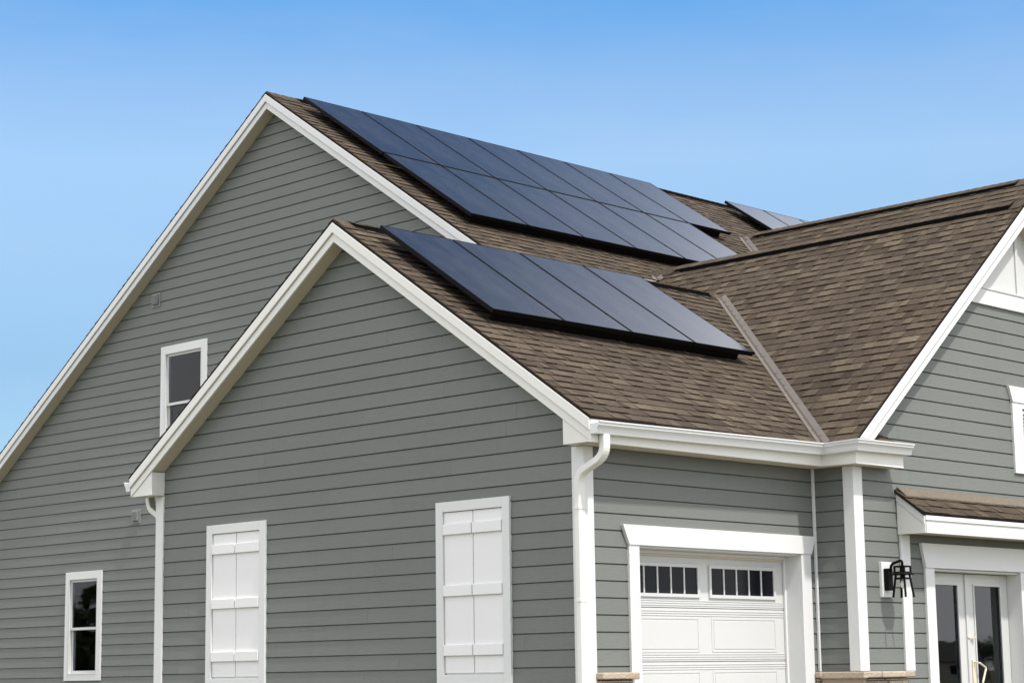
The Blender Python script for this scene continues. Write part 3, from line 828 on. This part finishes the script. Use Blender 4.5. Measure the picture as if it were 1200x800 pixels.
for i in range(3):
    put(13.33 + PW * (i + .5), 8.695 - HY, zm, MS, '', 'black solar panel in the small far array on the high roof, %s' % far[i], 'panels of the small far array')
gl = ['leftmost', 'second from the left', 'third from the left', 'rightmost']
for i in range(4):
    put(.085 + 1.042 * (i + .5), 1.235, zg, GS, 'L' if i == 0 else 'R' if i == 3 else 'M', 'black solar panel, %s of the four on the garage roof' % gl[i], 'panels on the garage roof', 1.020)

# ------------------------------------------------------------------ ground
def ground_z(x, y):
    d = max(0., -x - 1.5, -y - 3.0)
    t = min(1., d / 9.); return -.10 - .55 * t * t * (3 - 2 * t)
gm = MB()
xs = [-4000, -800, -200, -60, -30] + [-20 + i for i in range(0, 52)] + [40, 60, 120, 400, 1500, 4000]
for i in range(len(xs) - 1):
    for j in range(len(xs) - 1):
        q = [(xs[i], xs[j]), (xs[i + 1], xs[j]), (xs[i + 1], xs[j + 1]), (xs[i], xs[j + 1])]
        gm.face([(a, b, ground_z(a, b)) for a, b in q], 'grass')
g = gm.build('lawn', None, recalc=False); g['kind'] = 'structure'; g['label'] = 'mown green lawn sloping away from the house'; g['category'] = 'ground'
dm = MB()
for i in range(14):
    y0, y1 = -.09 - i * 1.0, -.09 - (i + 1) * 1.0
    dm.face([(.3, y0, ground_z(2, y0) + .03), (.3, y1, ground_z(2, y1) + .03), (3.5, y1, ground_z(2, y1) + .03), (3.5, y0, ground_z(2, y0) + .03)], 'concrete')
d = dm.build('driveway', None); d['kind'] = 'structure'; d['label'] = 'pale concrete driveway in front of the garage door'; d['category'] = 'driveway'

# ------------------------------------------------------------------ what the windows reflect: trees and houses across the lawn
def tree(x, y, h, w, seed, label):
    r = random.Random(seed); root = empty('tree', (x, y, ground_z(x, y)), label, 'tree', 'trees across the lawn')
    t = MB()
    pr = [(.5 * h * .03, 0), (h * .018, h * .3), (h * .008, h * .8)]
    t.lathe([(h * .028, 0), (h * .02, h * .25), (h * .010, h * .7), (.01, h * .9)], (0, 0, 0), 'bark', 9)
    for k in range(7):
        a = k * 2.4; z = h * (.28 + .07 * k); L = w * .45 * r.uniform(.6, 1)
        t.tube([(0, 0, z), (math.cos(a) * L * .5, math.sin(a) * L * .5, z + L * .35), (math.cos(a) * L, math.sin(a) * L, z + L * .6)], circ(h * .006, 6), 'bark', (.3, .2, 1))
    t.build('trunk', root)
    c = MB(); cl = []
    for k in range(34):
        a, e = r.uniform(0, 6.28), r.uniform(-.7, 1.3); q = r.uniform(.35, 1)
        cl.append((math.cos(a) * math.cos(e) * w * .42 * q, math.sin(a) * math.cos(e) * w * .42 * q, h * .62 + math.sin(e) * h * .36 * q, r.uniform(.10, .2) * w))
    for k in range(2600):
        cx, cy, cz, cr = r.choice(cl); d = Vector((r.gauss(0, 1), r.gauss(0, 1), r.gauss(0, 1))).normalized() * cr * r.uniform(.5, 1.05)
        p = Vector((cx, cy, cz)) + d; a = Vector((r.gauss(0, 1), r.gauss(0, 1), r.gauss(0, 1))).normalized(); b = a.orthogonal().normalized(); a = a.cross(b); s = r.uniform(.12, .3) * (h / 9)
        c.face([p - a * s, p + b * s * .6, p + a * s, p - b * s * .6], 'leaf')
    c.build('crown', root, recalc=False)
def far_house(x, y, rz, L, D, zw_, zr, label):
    root = empty('neighbor_house', (x, y, ground_z(x, y)), label, 'house'); root.rotation_euler = (0, 0, rz)
    MB().prism([(-D / 2, 0), (D / 2, 0), (D / 2, zw_), (0, zr), (-D / 2, zw_)], lambda a, b, o: (o, a, b), -L / 2, L / 2, 'farwall').build('wall', root)
    rf = MB()
    for sg in (-1, 1):
        rf.hexa([(-L / 2 - .4, sg * (D / 2 + .4), zw_ - .25), (L / 2 + .4, sg * (D / 2 + .4), zw_ - .25), (L / 2 + .4, 0, zr + .03), (-L / 2 - .4, 0, zr + .03),
                 (-L / 2 - .4, sg * (D / 2 + .4), zw_ - .1), (L / 2 + .4, sg * (D / 2 + .4), zw_ - .1), (L / 2 + .4, 0, zr + .2), (-L / 2 - .4, 0, zr + .2)], 'farroof')
    rf.build('roof', root)
    for k in range(3):
        for sg in (-1, 1):
            xx = -L / 2 + L * (k + .5) / 3
            w = MB(); w.box(xx - .6, xx + .6, sg * (D / 2 + .02) - .02, sg * (D / 2 + .02) + .02, 1., 2.4, 'vinyl'); wo = w.build('window', root)
            MB().box(xx - .5, xx + .5, sg * (D / 2 + .05) - .008, sg * (D / 2 + .05) + .008, 1.1, 2.3, 'garagepane').build('pane', wo)
def polar(az, d, o=(5.7, -.5)): return (o[0] + d * math.cos(R(az)), o[1] + d * math.sin(R(az)))
far_house(*polar(-33.0, 290), R(65), 15, 10, 3., 5.8, 'pale house across the lawn reflected in the left door pane')
tree(*polar(-31.25, 300), 6.2, 7, 3, 'bushy tree across the lawn reflected in the right door pane')
tree(*polar(-30.6, 310), 5., 6, 4, 'lower tree across the lawn reflected at the right pane edge')
tl = MB(); r = random.Random(5)
for k in range(70):
    az = 100 + 42 * k / 70; d = r.uniform(130, 160); x, y = 3.7 + d * math.cos(R(az)), 13.5 + d * math.sin(R(az)); h = r.uniform(5.5, 9.5)
    for q in range(150):
        p = Vector((x + r.gauss(0, 2.), y + r.gauss(0, 2.), -.6 + h * r.random() ** .8)); a = Vector((r.gauss(0, 1), r.gauss(0, 1), r.gauss(0, 1))).normalized(); b = a.orthogonal().normalized(); a = a.cross(b); s = r.uniform(.4, .9)
        tl.face([p - a * s, p + b * s * .7, p + a * s, p - b * s * .7], 'leaf')
t = tl.build('treeline', None, recalc=False); t['kind'] = 'stuff'; t['label'] = 'dark far treeline reflected in the low window'; t['category'] = 'woodland'

# ------------------------------------------------------------------ sky, sun, camera
SUN_EL, SUNV = 60.0, Vector((-.12, -1.0, 1.70)).normalized()
SUN_EL = math.asin(SUNV.z); SUN_AZ = math.atan2(SUNV.x, SUNV.y)      # from +Y clockwise
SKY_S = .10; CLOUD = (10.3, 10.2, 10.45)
SKY_STOPS = [(0., (.53, .61, .67)), (.15, (.59, .67, .715)), (.25, (1.03, 1.04, .98)), (.285, (.90, .99, 1.0)), (.335, (.42, .83, 1.04)), (.46, (.47, .66, .74)), (.58, (.46, .56, .60))]
w = bpy.data.worlds.new('World'); scene.world = w; w.use_nodes = True
nt = w.node_tree; nt.nodes.clear()
sky = nt.nodes.new('ShaderNodeTexSky'); sky.sky_type = 'NISHITA'; sky.sun_disc = False
sky.sun_elevation = SUN_EL; sky.sun_rotation = SUN_AZ; sky.altitude = 0; sky.air_density = 1.0; sky.dust_density = .6; sky.ozone_density = 3.0
def wn(kind, **kw):
    nd = nt.nodes.new(kind)
    for k, v in kw.items():
        if k in nd.inputs: nd.inputs[k].default_value = v
        else: setattr(nd, k, v)
    return nd
wl_ = nt.links.new
tc = wn('ShaderNodeTexCoord'); sep = wn('ShaderNodeSeparateXYZ'); wl_(tc.outputs['Generated'], sep.inputs[0])
rmp = wn('ShaderNodeValToRGB'); el = rmp.color_ramp.elements
stops = SKY_STOPS
while len(el) < len(stops): el.new(.5)
for e_, (p_, c_) in zip(el, stops): e_.position = p_; e_.color = c_ + (1,)
wl_(sep.outputs[2], rmp.inputs[0])
mul = wn('ShaderNodeMix', data_type='RGBA', blend_type='MULTIPLY'); mul.inputs[0].default_value = 1
wl_(sky.outputs[0], mul.inputs[6]); wl_(rmp.outputs[0], mul.inputs[7])
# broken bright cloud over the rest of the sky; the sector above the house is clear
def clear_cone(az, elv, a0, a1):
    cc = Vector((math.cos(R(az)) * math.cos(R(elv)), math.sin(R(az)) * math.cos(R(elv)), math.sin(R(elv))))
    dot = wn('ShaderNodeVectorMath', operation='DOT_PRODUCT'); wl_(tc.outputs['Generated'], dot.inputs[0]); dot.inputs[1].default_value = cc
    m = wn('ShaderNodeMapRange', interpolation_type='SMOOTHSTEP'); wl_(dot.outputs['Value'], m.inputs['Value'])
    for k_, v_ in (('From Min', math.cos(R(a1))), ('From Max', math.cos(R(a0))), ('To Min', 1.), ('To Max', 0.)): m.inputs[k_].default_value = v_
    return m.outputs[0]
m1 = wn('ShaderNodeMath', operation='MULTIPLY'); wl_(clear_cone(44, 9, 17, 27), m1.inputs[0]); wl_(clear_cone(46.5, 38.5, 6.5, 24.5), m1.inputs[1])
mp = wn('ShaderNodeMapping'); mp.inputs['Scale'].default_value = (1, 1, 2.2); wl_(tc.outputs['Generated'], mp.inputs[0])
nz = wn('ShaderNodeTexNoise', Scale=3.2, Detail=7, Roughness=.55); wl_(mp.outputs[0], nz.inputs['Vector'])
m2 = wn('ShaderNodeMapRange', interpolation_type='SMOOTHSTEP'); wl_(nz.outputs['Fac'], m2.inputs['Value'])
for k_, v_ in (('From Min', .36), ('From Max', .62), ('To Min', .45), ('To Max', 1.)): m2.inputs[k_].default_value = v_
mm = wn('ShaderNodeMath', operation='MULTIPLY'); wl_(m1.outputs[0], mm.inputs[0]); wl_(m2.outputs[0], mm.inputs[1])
mp2 = wn('ShaderNodeMapping'); mp2.inputs['Scale'].default_value = (1.5, 3.0, 9.0); mp2.inputs['Rotation'].default_value = (.15, .1, .3); wl_(tc.outputs['Generated'], mp2.inputs[0])
nz2 = wn('ShaderNodeTexNoise', Scale=2.2, Detail=8, Roughness=.6); wl_(mp2.outputs[0], nz2.inputs['Vector'])
m3 = wn('ShaderNodeMapRange', interpolation_type='SMOOTHSTEP'); wl_(nz2.outputs['Fac'], m3.inputs['Value'])
for k_, v_ in (('From Min', .38), ('From Max', .75), ('To Min', 0.), ('To Max', .12)): m3.inputs[k_].default_value = v_
cir = wn('ShaderNodeMix', data_type='RGBA'); wl_(m3.outputs[0], cir.inputs[0]); wl_(mul.outputs[2], cir.inputs[6]); cir.inputs[7].default_value = (3.0, 3.6, 4.3, 1)
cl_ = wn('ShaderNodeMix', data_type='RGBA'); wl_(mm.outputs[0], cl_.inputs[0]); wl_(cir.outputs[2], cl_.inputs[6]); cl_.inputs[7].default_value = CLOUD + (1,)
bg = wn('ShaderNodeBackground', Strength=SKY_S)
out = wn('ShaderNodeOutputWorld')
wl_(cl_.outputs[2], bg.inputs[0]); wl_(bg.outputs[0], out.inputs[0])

sun = bpy.data.lights.new('sun', 'SUN'); sun.energy = 2.35; sun.angle = R(2.0); sun.color = (1, .965, .90)
so = bpy.data.objects.new('sun', sun); col.objects.link(so)
so.rotation_euler = (-SUNV).to_track_quat('-Z', 'Y').to_euler()

cam = bpy.data.cameras.new('camera'); co = bpy.data.objects.new('camera', cam); col.objects.link(co); scene.camera = co
cam.sensor_width = 36; cam.sensor_fit = 'HORIZONTAL'; cam.lens = 2365.06 / 1200 * 36; cam.clip_end = 12000; cam.clip_start = .1
yaw, pitch, roll = R(44.29077935), R(9.41312226), R(.82536161)
f = Vector((math.cos(yaw) * math.cos(pitch), math.sin(yaw) * math.cos(pitch), math.sin(pitch))); rr = Vector((math.sin(yaw), -math.cos(yaw), 0)); dd = f.cross(rr)
r2 = rr * math.cos(roll) + dd * math.sin(roll); d2 = -rr * math.sin(roll) + dd * math.cos(roll)
mw = Matrix((( r2.x, -d2.x, -f.x), (r2.y, -d2.y, -f.y), (r2.z, -d2.z, -f.z))).to_4x4()
mw.translation = Vector((-13.7017, -12.4723, 1.0)); co.matrix_world = mw

scene.render.engine = 'CYCLES'
vs = scene.view_settings; vs.view_transform = 'Standard'; vs.look = 'None'; vs.gamma = 1; vs.use_curve_mapping = False; vs.exposure = 1.0
